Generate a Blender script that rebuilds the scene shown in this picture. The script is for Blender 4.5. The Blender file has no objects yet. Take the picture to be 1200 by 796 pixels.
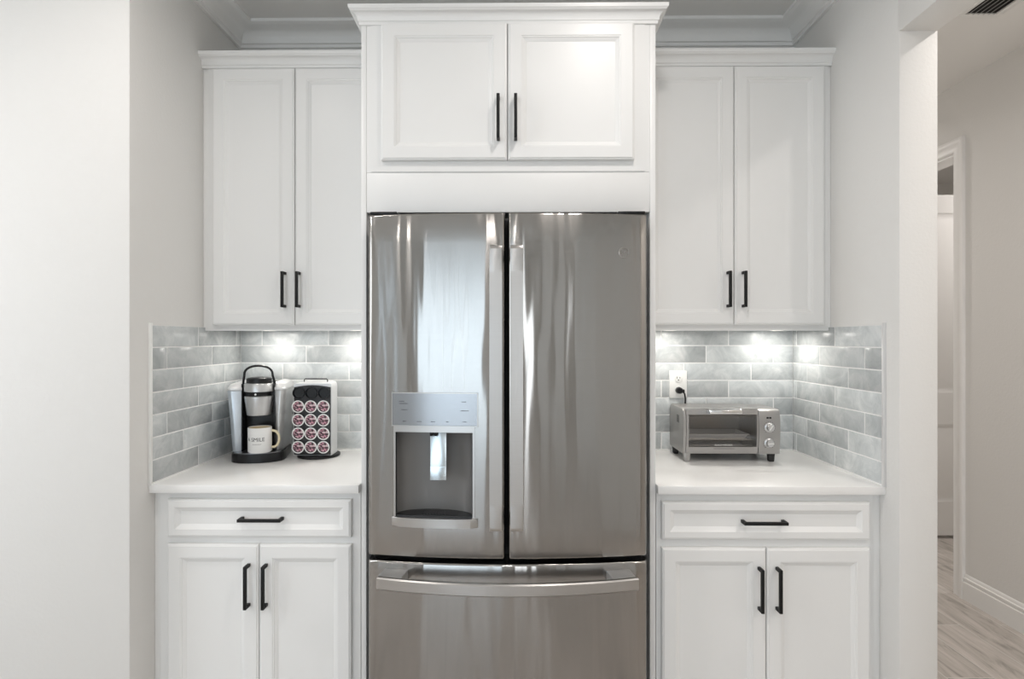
import bpy, bmesh, math, random
from mathutils import Vector, Matrix
random.seed(7)
C = bpy.context.scene
COL = C.collection
PI = math.pi

# ------------------------------------------------------------------ camera
cam_d = bpy.data.cameras.new('camera'); cam = bpy.data.objects.new('camera', cam_d); COL.objects.link(cam)
cam.location = (0, 0, 1.42); cam.rotation_euler = (PI/2, 0, 0.0095)
cam_d.sensor_width = 36; cam_d.lens = 665/1200*36; cam_d.clip_start = 0.01
C.camera = cam

# ------------------------------------------------------------------ view + world
C.view_settings.view_transform = 'Standard'; C.view_settings.look = 'None'
C.view_settings.gamma = 1; C.view_settings.use_curve_mapping = False
C.view_settings.exposure = 0.12
W = bpy.data.worlds.new('world'); C.world = W; W.use_nodes = True
bg = W.node_tree.nodes['Background']; bg.inputs[0].default_value = (0.78, 0.90, 1.0, 1); bg.inputs[1].default_value = 1.3
C.cycles.max_bounces = 10; C.cycles.diffuse_bounces = 6; C.cycles.glossy_bounces = 5

def light(name, kind, loc, power, color=(1, 1, 1), rot=(0, 0, 0), size=0.1, size_y=None, portal=False, shape='DISK', spread=None):
    d = bpy.data.lights.new(name, kind); o = bpy.data.objects.new(name, d); COL.objects.link(o)
    o.location = loc; o.rotation_euler = rot; d.energy = power; d.color = color
    if kind == 'AREA':
        d.shape = 'RECTANGLE' if size_y else shape; d.size = size
        if size_y: d.size_y = size_y
        if spread: d.spread = spread
        if portal: d.cycles.is_portal = True
    return o

CANS = [(0.36, 1.30, 6.0), (-1.10, 1.22, 4.5), (-0.35, -1.2, 7), (-1.9, -1.2, 6.5), (-0.35, -3.2, 3), (-1.9, -3.2, 3), (-2.4, 0.7, 8), (1.93, 0.3, 12), (1.93, 1.72, 6.5), (1.93, 4.3, 9), (3.6, 3.5, 12)]  # rear-room, side-wall, further hallway and side-room entries are added fill
WARM = (1.0, 0.94, 0.895)
# daylight through the glass behind the camera (window openings at y = -4.5)
light('window_daylight', 'AREA', (-1.68, -4.42, 1.22), 30, (0.74, 0.88, 1.0), (PI/2, 0, 0), 1.9, 2.3)
light('window_daylight', 'AREA', (0.52, -4.42, 1.22), 9, (0.92, 0.96, 1.0), (PI/2, 0, 0), 0.4, 2.3)

light('window_daylight', 'AREA', (-3.12, .62, 1.55), 16, (0.92, 0.96, 1.0), (PI/2, 0, -PI/2), 1.1, 1.5)  # added lamp at the left wall, brightens the wall that faces the camera

# ------------------------------------------------------------------ helpers
ORG = {}
def origin(o): return ORG.get(o.name, Vector((0, 0, 0)))
def mesh_from(bm, name, smooth=35):
    bmesh.ops.recalc_face_normals(bm, faces=bm.faces[:])
    me = bpy.data.meshes.new(name); bm.to_mesh(me); bm.free()
    if smooth:
        me.polygons.foreach_set('use_smooth', [True]*len(me.polygons))
        me.set_sharp_from_angle(angle=math.radians(smooth))
    return me
def obj(name, bm, mat, parent=None, smooth=35, at=None, local=False):
    """one mesh object; geometry given in world space (or in the thing's own space when local)"""
    base = origin(parent) if parent is not None else Vector((0, 0, 0))
    if parent is None and at is not None: base = Vector(at)
    if not local and base.length > 0: bmesh.ops.translate(bm, verts=bm.verts[:], vec=-base)
    me = mesh_from(bm, name, smooth)
    for m in (mat if isinstance(mat, (list, tuple)) else [mat]): me.materials.append(m)
    o = bpy.data.objects.new(name, me); COL.objects.link(o)
    if parent is not None: o.parent = parent; ORG[o.name] = base
    else: o.location = base if not local or at is not None else (0, 0, 0); ORG[o.name] = base.copy()
    return o
def thing(name, label, cat, loc, rotz=0, group=None):
    o = bpy.data.objects.new(name, None); COL.objects.link(o); o.empty_display_size = 0.05
    o.location = loc; o.rotation_euler = (0, 0, rotz); ORG[o.name] = Vector(loc)
    o['label'] = label; o['category'] = cat
    if group: o['group'] = group
    return o
def tag(o, label, cat, group=None):
    o['label'] = label; o['category'] = cat
    if group: o['group'] = group
    return o
def struct(name, bm, mat, parent=None, smooth=35):
    o = obj(name, bm, mat, parent, smooth)
    if parent is None: o['kind'] = 'structure'
    return o
def join(dst, src):
    me = bpy.data.meshes.new('tmp'); src.to_mesh(me); src.free(); dst.from_mesh(me); bpy.data.meshes.remove(me)
def box(bm, x0, x1, y0, y1, z0, z1, bev=0, seg=2, mi=0):
    t = bmesh.new(); bmesh.ops.create_cube(t, size=1)
    for v in t.verts:
        v.co = Vector((x0 + (v.co.x+.5)*(x1-x0), y0 + (v.co.y+.5)*(y1-y0), z0 + (v.co.z+.5)*(z1-z0)))
    if bev: bmesh.ops.bevel(t, geom=t.edges[:], offset=bev, segments=seg, profile=0.5, affect='EDGES')
    for f in t.faces: f.material_index = mi
    join(bm, t); return bm
def B(*a, **k): return box(bmesh.new(), *a, **k)
def prism(bm, pts, axis, a0, a1, bev=0, mi=0):
    """polygon pts (u,v) extruded along axis; x:(y,z) y:(x,z) z:(x,y)"""
    t = bmesh.new()
    def mk(u, v, a): return {'x': (a, u, v), 'y': (u, a, v), 'z': (u, v, a)}[axis]
    A = [t.verts.new(mk(u, v, a0)) for u, v in pts]; Bv = [t.verts.new(mk(u, v, a1)) for u, v in pts]
    t.faces.new(A[::-1]); t.faces.new(Bv); n = len(pts)
    for i in range(n): t.faces.new((A[i], A[(i+1) % n], Bv[(i+1) % n], Bv[i]))
    if bev: bmesh.ops.bevel(t, geom=t.edges[:], offset=bev, segments=2, profile=0.5, affect='EDGES')
    for f in t.faces: f.material_index = mi
    join(bm, t); return bm
def lathe(bm, prof, cx, cy, seg=40, axis='z', close=True):
    """prof (r,h) revolved about a vertical axis (axis z) or about y (h is then the y value, cx,cy = x,z)"""
    t = bmesh.new(); rings = []
    for r, h in prof:
        ring = []
        for i in range(seg):
            a = 2*PI*i/seg; u, v = cx + r*math.cos(a), cy + r*math.sin(a)
            ring.append(t.verts.new((u, v, h) if axis == 'z' else (u, h, v)))
        rings.append(ring)
    for k in range(len(rings)-1):
        for i in range(seg):
            j = (i+1) % seg; t.faces.new((rings[k][i], rings[k][j], rings[k+1][j], rings[k+1][i]))
    if close:
        t.faces.new(rings[0][::-1]); t.faces.new(rings[-1])
    join(bm, t); return bm
def tube(bm, pts, r, seg=10, flat=1.0):
    t = bmesh.new(); P = [Vector(p) for p in pts]; rings = []
    up = Vector((0, 0, 1)); prev = None
    for i, p in enumerate(P):
        d = (P[min(i+1, len(P)-1)] - P[max(i-1, 0)]).normalized()
        n = prev if prev is not None else (up if abs(d.dot(up)) < .9 else Vector((1, 0, 0)))
        n = (n - d*d.dot(n)).normalized(); b = d.cross(n); prev = n
        rings.append([t.verts.new(p + r*(math.cos(2*PI*k/seg)*n + flat*math.sin(2*PI*k/seg)*b)) for k in range(seg)])
    for a, b in zip(rings, rings[1:]):
        for k in range(seg): t.faces.new((a[k], a[(k+1) % seg], b[(k+1) % seg], b[k]))
    t.faces.new(rings[0][::-1]); t.faces.new(rings[-1])
    join(bm, t); return bm
def sweep(bm, path, prof, side=1, cap=True):
    """profile (out, z) swept along an xy path with mitred corners; out is measured to the right of travel times side"""
    t = bmesh.new(); P = [Vector((x, y)) for x, y in path]; rings = []
    for i, p in enumerate(P):
        ns = []
        if i > 0: d = (p-P[i-1]).normalized(); ns.append(Vector((d.y, -d.x))*side)
        if i < len(P)-1: d = (P[i+1]-p).normalized(); ns.append(Vector((d.y, -d.x))*side)
        if len(ns) == 2: m = (ns[0]+ns[1]); m = m/(m.dot(ns[0]))
        else: m = ns[0]
        rings.append([t.verts.new((p.x+m.x*o, p.y+m.y*o, z)) for o, z in prof])
    n = len(prof)
    for a, b in zip(rings, rings[1:]):
        for k in range(n): t.faces.new((a[k], a[(k+1) % n], b[(k+1) % n], b[k]))
    if cap: t.faces.new(rings[0][::-1]); t.faces.new(rings[-1])
    join(bm, t); return bm
def rect_loops(bm, x0, x1, z0, z1, y, loops):
    """front (facing -y) of a framed panel: loops of (inset, height toward the viewer), first loop is the back edge"""
    t = bmesh.new(); rs = []
    for ins, h in loops:
        rs.append([t.verts.new(c) for c in ((x0+ins, y-h, z0+ins), (x1-ins, y-h, z0+ins), (x1-ins, y-h, z1-ins), (x0+ins, y-h, z1-ins))])
    t.faces.new(rs[0][::-1]); t.faces.new(rs[-1])
    for a, b in zip(rs, rs[1:]):
        for k in range(4): t.faces.new((a[k], a[(k+1) % 4], b[(k+1) % 4], b[k]))
    join(bm, t); return bm
def text_bm(body, size, extrude=0.0):
    cu = bpy.data.curves.new('txt', 'FONT'); cu.body = body; cu.size = size; cu.align_x = 'CENTER'; cu.extrude = extrude; cu.resolution_u = 3
    o = bpy.data.objects.new('txt', cu); COL.objects.link(o)
    me = bpy.data.meshes.new_from_object(o.evaluated_get(bpy.context.evaluated_depsgraph_get()))
    bm = bmesh.new(); bm.from_mesh(me); bpy.data.objects.remove(o); bpy.data.curves.remove(cu); bpy.data.meshes.remove(me)
    return bm

# ------------------------------------------------------------------ materials
class N:
    def __init__(s, name):
        s.m = bpy.data.materials.new(name); s.m.use_nodes = True; s.t = s.m.node_tree; s.b = s.t.nodes['Principled BSDF']
    def n(s, typ, **kw):
        x = s.t.nodes.new(typ)
        for k, v in kw.items():
            if hasattr(x, k): setattr(x, k, v)
            else: x.inputs[k].default_value = v
        return x
    def l(s, a, b): s.t.links.new(a, b)
def mat(name, col, rough=.5, metal=0, bump=0, bscale=100, **kw):
    g = N(name); g.b.inputs['Base Color'].default_value = (*col, 1); g.b.inputs['Roughness'].default_value = rough; g.b.inputs['Metallic'].default_value = metal
    for k, v in kw.items(): g.b.inputs[k.replace('_', ' ')].default_value = v
    if bump:
        tc = g.n('ShaderNodeTexCoord'); no = g.n('ShaderNodeTexNoise'); no.inputs['Scale'].default_value = bscale; no.inputs['Detail'].default_value = 2
        bp = g.n('ShaderNodeBump'); bp.inputs['Strength'].default_value = bump; bp.inputs['Distance'].default_value = .002
        g.l(tc.outputs['Object'], no.inputs['Vector']); g.l(no.outputs['Fac'], bp.inputs['Height']); g.l(bp.outputs['Normal'], g.b.inputs['Normal'])
    return g.m
WALL = mat('wall_paint', (.76, .75, .73), .65, bump=.35, bscale=90)
CEIL = mat('ceiling_paint', (.84, .83, .81), .8, bump=.3, bscale=70)
TRIM = mat('trim_paint', (.86, .855, .84), .35)
CAB = mat('cabinet_paint', (.81, .81, .80), .36, Specular_IOR_Level=.4)
BLACKM = mat('matte_black_metal', (.006, .006, .006), .5, Specular_IOR_Level=.3)
BLACKP = mat('black_plastic', (.008, .008, .009), .33, Specular_IOR_Level=.35)
DARKP = mat('dark_cavity', (.05, .05, .052), .5)
PLAS_W = mat('white_plastic', (.82, .82, .80), .3)
GASKET = mat('black_gasket', (.006, .006, .006), .6)
SILVER = mat('silver_plastic', (.60, .60, .60), .33, .75)
SILVERW = mat('pale_silver_shell', (.74, .74, .74), .35, .35)
BLUESILVER = mat('blue_tinted_silver', (.60, .65, .70), .3, .45)
OVENG = mat('warm_grey_metal', (.40, .39, .38), .38, .75)
CHROME = mat('chrome', (.80, .80, .80), .12, 1)
RUBBER = mat('rubber', (.02, .02, .02), .7)

def quartz():
    g = N('white_quartz'); g.b.inputs['Roughness'].default_value = .22
    tc = g.n('ShaderNodeTexCoord'); no = g.n('ShaderNodeTexNoise'); no.inputs['Scale'].default_value = 4; no.inputs['Detail'].default_value = 6
    r = g.n('ShaderNodeValToRGB'); r.color_ramp.elements[0].color = (.82, .815, .80, 1); r.color_ramp.elements[1].color = (.88, .875, .865, 1)
    g.l(tc.outputs['Object'], no.inputs['Vector']); g.l(no.outputs['Fac'], r.inputs['Fac']); g.l(r.outputs['Color'], g.b.inputs['Base Color'])
    return g.m
QUARTZ = quartz()

def tile_mat():
    g = N('glazed_subway_tile'); g.b.inputs['Roughness'].default_value = .27
    geo = g.n('ShaderNodeNewGeometry'); tc = g.n('ShaderNodeTexCoord')
    no = g.n('ShaderNodeTexNoise'); no.inputs['Scale'].default_value = 11; no.inputs['Detail'].default_value = 9; no.inputs['Roughness'].default_value = .68; no.inputs['Distortion'].default_value = .9
    off = g.n('ShaderNodeVectorMath', operation='ADD'); mul = g.n('ShaderNodeMath', operation='MULTIPLY'); mul.inputs[1].default_value = 13.7
    g.l(geo.outputs['Random Per Island'], mul.inputs[0]); g.l(tc.outputs['Object'], off.inputs[0]); g.l(mul.outputs[0], off.inputs[1]); g.l(off.outputs[0], no.inputs['Vector'])
    r = g.n('ShaderNodeValToRGB'); e = r.color_ramp.elements
    e[0].position = .28; e[0].color = (.40, .425, .435, 1); e[1].position = .74; e[1].color = (.72, .73, .725, 1)
    x = r.color_ramp.elements.new(.5); x.color = (.54, .565, .57, 1)
    hs = g.n('ShaderNodeHueSaturation'); mr = g.n('ShaderNodeMapRange'); mr.inputs['To Min'].default_value = .80; mr.inputs['To Max'].default_value = 1.16
    g.l(no.outputs['Fac'], r.inputs['Fac']); g.l(r.outputs['Color'], hs.inputs['Color']); g.l(geo.outputs['Random Per Island'], mr.inputs['Value']); g.l(mr.outputs[0], hs.inputs['Value'])
    g.l(hs.outputs['Color'], g.b.inputs['Base Color'])
    n2 = g.n('ShaderNodeTexNoise'); n2.inputs['Scale'].default_value = 14; g.l(off.outputs[0], n2.inputs['Vector'])
    bp = g.n('ShaderNodeBump'); bp.inputs['Strength'].default_value = .35; bp.inputs['Distance'].default_value = .004
    g.l(n2.outputs['Fac'], bp.inputs['Height']); g.l(bp.outputs['Normal'], g.b.inputs['Normal'])
    return g.m
TILE = tile_mat(); GROUT = mat('pale_grout', (.86, .86, .85), .8)

def steel(name, col=(.37, .357, .342), rough=.15, wave=.5, wdist=.02, aniso=1.0, wscale=(8.5, 8.5, .8), rot=0.25, streak=.05):
    g = N(name); b = g.b; b.inputs['Metallic'].default_value = 1; b.inputs['Roughness'].default_value = rough
    b.inputs['Anisotropic'].default_value = aniso; b.inputs['Anisotropic Rotation'].default_value = rot
    tan = g.n('ShaderNodeTangent'); tan.direction_type = 'RADIAL'; tan.axis = 'Z'; g.l(tan.outputs['Tangent'], b.inputs['Tangent'])
    tc = g.n('ShaderNodeTexCoord')
    mp = g.n('ShaderNodeMapping'); mp.inputs['Scale'].default_value = wscale; g.l(tc.outputs['Object'], mp.inputs['Vector'])
    no = g.n('ShaderNodeTexNoise'); no.inputs['Scale'].default_value = 1; no.inputs['Detail'].default_value = 2.0; no.inputs['Roughness'].default_value = .42; g.l(mp.outputs[0], no.inputs['Vector'])
    bp = g.n('ShaderNodeBump'); bp.inputs['Strength'].default_value = wave; bp.inputs['Distance'].default_value = wdist
    g.l(no.outputs['Fac'], bp.inputs['Height']); g.l(bp.outputs['Normal'], b.inputs['Normal'])
    # fine horizontal grain
    m2 = g.n('ShaderNodeMapping'); m2.inputs['Scale'].default_value = (6, 6, 900); g.l(tc.outputs['Object'], m2.inputs['Vector'])
    n2 = g.n('ShaderNodeTexNoise'); n2.inputs['Scale'].default_value = 1; n2.inputs['Detail'].default_value = 2; g.l(m2.outputs[0], n2.inputs['Vector'])
    mr = g.n('ShaderNodeMapRange'); mr.inputs['To Min'].default_value = 1-streak; mr.inputs['To Max'].default_value = 1+streak; g.l(n2.outputs['Fac'], mr.inputs['Value'])
    hs = g.n('ShaderNodeHueSaturation'); hs.inputs['Color'].default_value = (*col, 1); g.l(mr.outputs[0], hs.inputs['Value']); g.l(hs.outputs['Color'], b.inputs['Base Color'])
    return g.m
STEEL = steel('brushed_stainless_door')
STEELH = steel('satin_stainless_handle', (.50, .485, .47), .3, wave=0, aniso=.5)
STEELD = mat('dispenser_cavity_grey', (.20, .195, .19), .4, .3)
STEELP = steel('dispenser_panel_steel', (.33, .335, .345), .24, wave=.15, wdist=.006, aniso=.6)

def floor_mat():
    g = N('wood_look_plank_tile'); g.b.inputs['Roughness'].default_value = .38
    tc = g.n('ShaderNodeTexCoord'); mp = g.n('ShaderNodeMapping'); mp.inputs['Rotation'].default_value = (0, 0, PI/2)
    g.l(tc.outputs['Object'], mp.inputs['Vector'])
    br = g.n('ShaderNodeTexBrick'); br.inputs['Scale'].default_value = 1; br.inputs['Brick Width'].default_value = 1.2; br.inputs['Row Height'].default_value = .2
    br.inputs['Mortar Size'].default_value = .0022; br.offset = .37; br.inputs['Color1'].default_value = (.0, 0, 0, 1); br.inputs['Color2'].default_value = (1, 1, 1, 1); br.inputs['Mortar'].default_value = (.5, .5, .5, 1)
    g.l(mp.outputs[0], br.inputs['Vector'])
    m2 = g.n('ShaderNodeMapping'); m2.inputs['Scale'].default_value = (9, 1.6, 1); m2.inputs['Rotation'].default_value = (0, 0, .22); g.l(tc.outputs['Object'], m2.inputs['Vector'])
    no = g.n('ShaderNodeTexNoise'); no.inputs['Scale'].default_value = 1.4; no.inputs['Detail'].default_value = 9; no.inputs['Roughness'].default_value = .62; no.inputs['Distortion'].default_value = 1.6
    ad = g.n('ShaderNodeVectorMath', operation='ADD'); g.l(m2.outputs[0], ad.inputs[0]); g.l(br.outputs['Color'], ad.inputs[1]); g.l(ad.outputs[0], no.inputs['Vector'])
    r = g.n('ShaderNodeValToRGB'); e = r.color_ramp.elements; e[0].position = .34; e[0].color = (.30, .275, .25, 1); e[1].position = .64; e[1].color = (.60, .55, .515, 1)
    x = e.new(.45); x.color = (.46, .425, .39, 1)
    g.l(no.outputs['Fac'], r.inputs['Fac'])
    mx = g.n('ShaderNodeMix'); mx.data_type = 'RGBA'; g.l(br.outputs['Fac'], mx.inputs[0]); g.l(r.outputs['Color'], mx.inputs[6]); mx.inputs[7].default_value = (.62, .60, .57, 1)
    g.l(mx.outputs[2], g.b.inputs['Base Color'])
    return g.m
FLOOR = floor_mat()

def glass_mat(name, tint=(1, 1, 1), refl=.08):
    g = N(name); g.t.nodes.remove(g.b)
    tr = g.n('ShaderNodeBsdfTransparent'); tr.inputs[0].default_value = (*tint, 1); gl = g.n('ShaderNodeBsdfGlossy'); gl.inputs['Roughness'].default_value = .02
    mx = g.n('ShaderNodeMixShader'); mx.inputs[0].default_value = refl
    g.l(tr.outputs[0], mx.inputs[1]); g.l(gl.outputs[0], mx.inputs[2]); g.l(mx.outputs[0], g.t.nodes['Material Output'].inputs[0])
    return g.m
GLASS = glass_mat('window_glass'); OVENGLASS = glass_mat('oven_glass', (.90, .89, .88), .05)
def emit(name, col, s):
    g = N(name); g.b.inputs['Base Color'].default_value = (*col, 1); g.b.inputs['Emission Color'].default_value = (*col, 1); g.b.inputs['Emission Strength'].default_value = s
    return g.m
LENS = emit('lamp_lens', WARM, 6.0); LEDM = emit('led_lens', (1, .97, .92), 5.0)

# ------------------------------------------------------------------ the setting
XL, XR, YB = -1.279, 1.262, 2.60          # niche left wall, right wall, back wall
CH = 2.845
struct('floor', B(-3.4, 4.8, -4.7, 5.3, -.1, 0), FLOOR, smooth=0)
struct('ceiling', B(-3.4, 4.8, -4.7, 5.3, CH, CH+.1), CEIL, smooth=0)
struct('wall_back', B(XL-.1, XR, YB, YB+.12, 0, CH), WALL, smooth=0)
struct('wall_left', B(-3.2, XL, 1.86, YB+.12, 0, CH, bev=.006), WALL)
wr = B(XR, 1.3905, 1.888, 5.2, 0, CH, bev=.006)
struct('wall_right', wr, WALL)
struct('wall_header', B(XR, 1.3905, .55, 1.9, 2.44, CH, bev=.006), WALL)
struct('wall_right_near', B(XR, 1.3905, -4.5, .56, 0, CH, bev=.006), WALL)
wl = bmesh.new()
for a in ((-4.6, -3.5, 0, CH), (-2.9, .0, 0, CH), (1.24, 1.98, 0, CH), (-3.5, -2.9, 2.4, CH), (.0, 1.24, 0, .75), (.0, 1.24, 2.4, CH)): box(wl, -3.32, -3.2, *a)
struct('wall_room_left', wl, WALL, smooth=0)
for n_, (a, b_, c_) in enumerate(((.0, 1.24, .75), (-3.5, -2.9, 0))):  # unseen windows, added to brighten the facing wall and streak the refrigerator door
    w_ = bmesh.new()
    for y in (a, b_-.05): box(w_, -3.29, -3.23, y, y+.05, c_, 2.4)
    for z in (c_, 2.35): box(w_, -3.29, -3.23, a, b_, z, z+.05)
    if n_ == 0: box(w_, -3.285, -3.235, a, b_, 1.55, 1.60)
    w_ = struct('window_%d' % (n_+2), w_, TRIM); struct('pane', B(-3.263, -3.257, a+.04, b_-.04, c_+.04, 2.36), GLASS, w_, 0)
# wall behind the camera with the sliding glass door and a sidelight
wb = bmesh.new()
for a in ((-3.3, -2.7, 0, CH), (-.65, .3, 0, CH), (.74, 1.4, 0, CH)): box(wb, a[0], a[1], -4.62, -4.5, a[2], a[3])
box(wb, -2.7, -.65, -4.62, -4.5, 2.42, CH); box(wb, .3, .74, -4.62, -4.5, 2.42, CH)
struct('wall_rear', wb, WALL, smooth=0)
d1 = bmesh.new()
for x in (-2.7, -1.70, -.71): box(d1, x, x+.06, -4.60, -4.54, 0, 2.42)
for z in (0, 2.36): box(d1, -2.7, -.65, -4.60, -4.54, z, z+.06)
dr = struct('door_1', d1, TRIM); struct('pane', B(-2.65, -.70, -4.575, -4.569, .05, 2.37), GLASS, dr, 0)
d2 = bmesh.new()
for x in (.3, .70): box(d2, x, x+.04, -4.60, -4.54, 0, 2.42)
for z in (0, 2.38): box(d2, .3, .74, -4.60, -4.54, z, z+.04)
dr = struct('window_1', d2, TRIM); struct('pane', B(.33, .71, -4.575, -4.569, .03, 2.39), GLASS, dr, 0)
struct('floor_patio', B(-6, 4, -10, -4.7, -.16, -.04), mat('patio_concrete', (.55, .53, .5), .8), smooth=0)

# hallway
HX = 2.45
DY0, DY1, DZ = 3.2, 4.07, 2.462
hb = bmesh.new()
box(hb, HX, HX+.12, -.6, DY0, 0, CH); box(hb, HX, HX+.12, DY1, 5.2, 0, CH); box(hb, HX, HX+.12, DY0, DY1, DZ, CH)
struct('wall_hallway', hb, WALL, smooth=0)
struct('wall_hallway_end', B(1.39, 4.7, 5.2, 5.32, 0, CH), WALL, smooth=0)
struct('wall_hallway_near', B(1.39, 4.7, -.72, -.6, 0, CH), WALL, smooth=0)
struct('wall_side_room', B(4.6, 4.72, -.6, 5.2, 0, CH), WALL, smooth=0)
struct('wall_side_room_near', B(HX+.12, 4.6, 2.2, 2.32, 0, CH), WALL, smooth=0)
# door casing (profiled), jamb lining
cas = [(0, 0), (.074, 0), (.074, .018), (.066, .021), (.050, .018), (.044, .014), (.014, .011), (.006, .013), (0, .009)]
cb = bmesh.new()
def casing(bm, path):
    P = [Vector(p) for p in path]; t = bmesh.new(); rings = []
    for i, p in enumerate(P):
        ns = []
        if i > 0: d = (p-P[i-1]).normalized(); ns.append(Vector((-d.y, d.x)))
        if i < len(P)-1: d = (P[i+1]-p).normalized(); ns.append(Vector((-d.y, d.x)))
        m = ns[0] if len(ns) == 1 else (ns[0]+ns[1])/((ns[0]+ns[1]).dot(ns[0]))
        rings.append([t.verts.new((HX-h, p.x+m.x*o, p.y+m.y*o)) for o, h in cas])
    n = len(cas)
    for a, b in zip(rings, rings[1:]):
        for k in range(n): t.faces.new((a[k], a[(k+1) % n], b[(k+1) % n], b[k]))
    t.faces.new(rings[0][::-1]); t.faces.new(rings[-1]); join(bm, t)
casing(cb, [(DY0, 0), (DY0, DZ), (DY1, DZ), (DY1, 0)])
for (a, b) in ((DY0, DY0+.012), (DY1-.012, DY1)): box(cb, HX, HX+.12, a, b, 0, DZ)
box(cb, HX, HX+.12, DY0, DY1, DZ-.012, DZ)
struct('trim_1', cb, TRIM)
# panelled door standing open in the side room
dl = bmesh.new()
dx0, dx1, dy = 2.585, 3.40, 4.10
box(dl, dx0, dx1, dy-.012, dy+.028, .022, 2.452)
def leaf_panel(z0, z1):
    rect_loops(dl, dx0+.115, dx1-.115, z0, z1, dy-.010, [(0, 0), (.0, .010), (.014, .004), (.03, .0035), (.045, .008)])
def fr(x0, x1, z0, z1): box(dl, x0, x1, dy-.022, dy-.01, z0, z1)
fr(dx0, dx0+.115, .022, 2.452); fr(dx1-.115, dx1, .022, 2.452)
for z0, z1 in ((.022, .262), (.815, 1.04), (2.322, 2.452)): fr(dx0+.115, dx1-.115, z0, z1)
leaf_panel(.262, .815); leaf_panel(1.04, 2.322)
dobj = struct('door_2', dl, TRIM)
kb = bmesh.new(); lathe(kb, [(.028, 4.078), (.028, 4.072), (.010, 4.068), (.010, 4.045), (.025, 4.035), (.028, 4.022), (.02, 4.012)], dx1-.06, .95, 24, 'y')
struct('door_knob', kb, CHROME, dobj)
# baseboards
bbp = [(0, 0), (.017, 0), (.017, .096), (.011, .099), (.011, .107), (.014, .110), (.014, .119), (.007, .122), (.007, .129), (.003, .137), (0, .140)]
struct('baseboard_hallway', sweep(bmesh.new(), [(HX, DY0-.075), (HX, -.6)], bbp, 1), TRIM)
struct('baseboard_hallway_left', sweep(bmesh.new(), [(1.3905, 1.888), (1.3905, 5.2)], bbp, 1), TRIM)
struct('baseboard_left', sweep(bmesh.new(), [(-3.2, 1.86), (XL, 1.86)], bbp, 1), TRIM)
struct('baseboard_room_left', sweep(bmesh.new(), [(-3.2, -4.5), (-3.2, 1.84)], bbp, 1), TRIM)
# ceiling crown round the kitchen
cr = [(0, 2.757), (.012, 2.757), (.013, 2.770), (.020, 2.773), (.022, 2.780)]
for i in range(7):
    a = PI/2*i/6; cr.append((.022+.056*(1-math.cos(a)), 2.780+.044*math.sin(a)))
cr += [(.082, 2.827), (.090, 2.829), (.096, 2.834), (.096, CH), (0, CH)]
struct('trim_2', sweep(bmesh.new(), [(-3.2, -4.5), (-3.2, 1.86), (XL, 1.86), (XL, YB), (XR, YB), (XR, -4.5)], cr, 1), TRIM)

# recessed ceiling lamps; those labelled fill are added to brighten the rooms
lamp_lab = ['recessed ceiling lamp in front of the refrigerator cabinet', 'recessed ceiling lamp in front of the left wall cabinet',
 'recessed ceiling lamp in the room behind, right of centre', 'recessed ceiling lamp in the room behind, left of centre',
 'recessed ceiling lamp by the narrow rear window', 'recessed ceiling lamp by the sliding glass door', 'recessed ceiling lamp beside the white side wall',
 'recessed ceiling lamp at the near end of the hallway', 'recessed ceiling lamp in the middle of the hallway beside the opening', 'recessed ceiling lamp at the far end of the hallway', 'recessed ceiling lamp in the room off the hallway']
for (x, y, p), lab in zip(CANS, lamp_lab):
    t = thing('recessed_lamp', lab, 'ceiling lamp', (x, y, CH), 0, 'recessed ceiling lamps')
    b = bmesh.new(); lathe(b, [(.062, CH), (.085, CH), (.085, CH-.006), (.078, CH-.008), (.062, CH-.004)], x, y, 40, close=False); obj('trim_ring', b, PLAS_W, t)
    b = bmesh.new(); lathe(b, [(.0625, CH-.001), (.0625, CH-.004)], x, y, 40); obj('lens', b, LENS, t)
    light('recessed_lamp_light', 'AREA', (x, y, CH-.012), p, WARM, size=.11, spread=math.radians(165))

# ceiling vent in the hallway
vx0, vx1, vy0, vy1 = 1.925, 2.115, 2.06, 2.52
t = thing('ceiling_vent', 'white rectangular air vent with dark slats in the hallway ceiling', 'vent', ((vx0+vx1)/2, (vy0+vy1)/2, CH))
b = bmesh.new(); fz = CH-.008
for a in ((vx0, vx1, vy0, vy0+.028), (vx0, vx1, vy1-.028, vy1), (vx0, vx0+.028, vy0+.028, vy1-.028), (vx1-.028, vx1, vy0+.028, vy1-.028)): box(b, *a, fz, CH, bev=.002)
obj('vent_frame', b, PLAS_W, t)
obj('vent_backing', B(vx0+.02, vx1-.02, vy0+.02, vy1-.02, CH-.002, CH-.0005), GASKET, t)
for k in range(6):
    x = vx0+.036+k*.0225
    b = bmesh.new(); prism(b, [(x, CH-.009), (x+.002, CH-.0095), (x+.013, CH-.003), (x+.011, CH-.0025)], 'y', vy0+.027, vy1-.027); obj('slat', b, mat('vent_slat_grey', (.42, .41, .4), .5) if k == 0 else bpy.data.materials['vent_slat_grey'], t)

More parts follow.
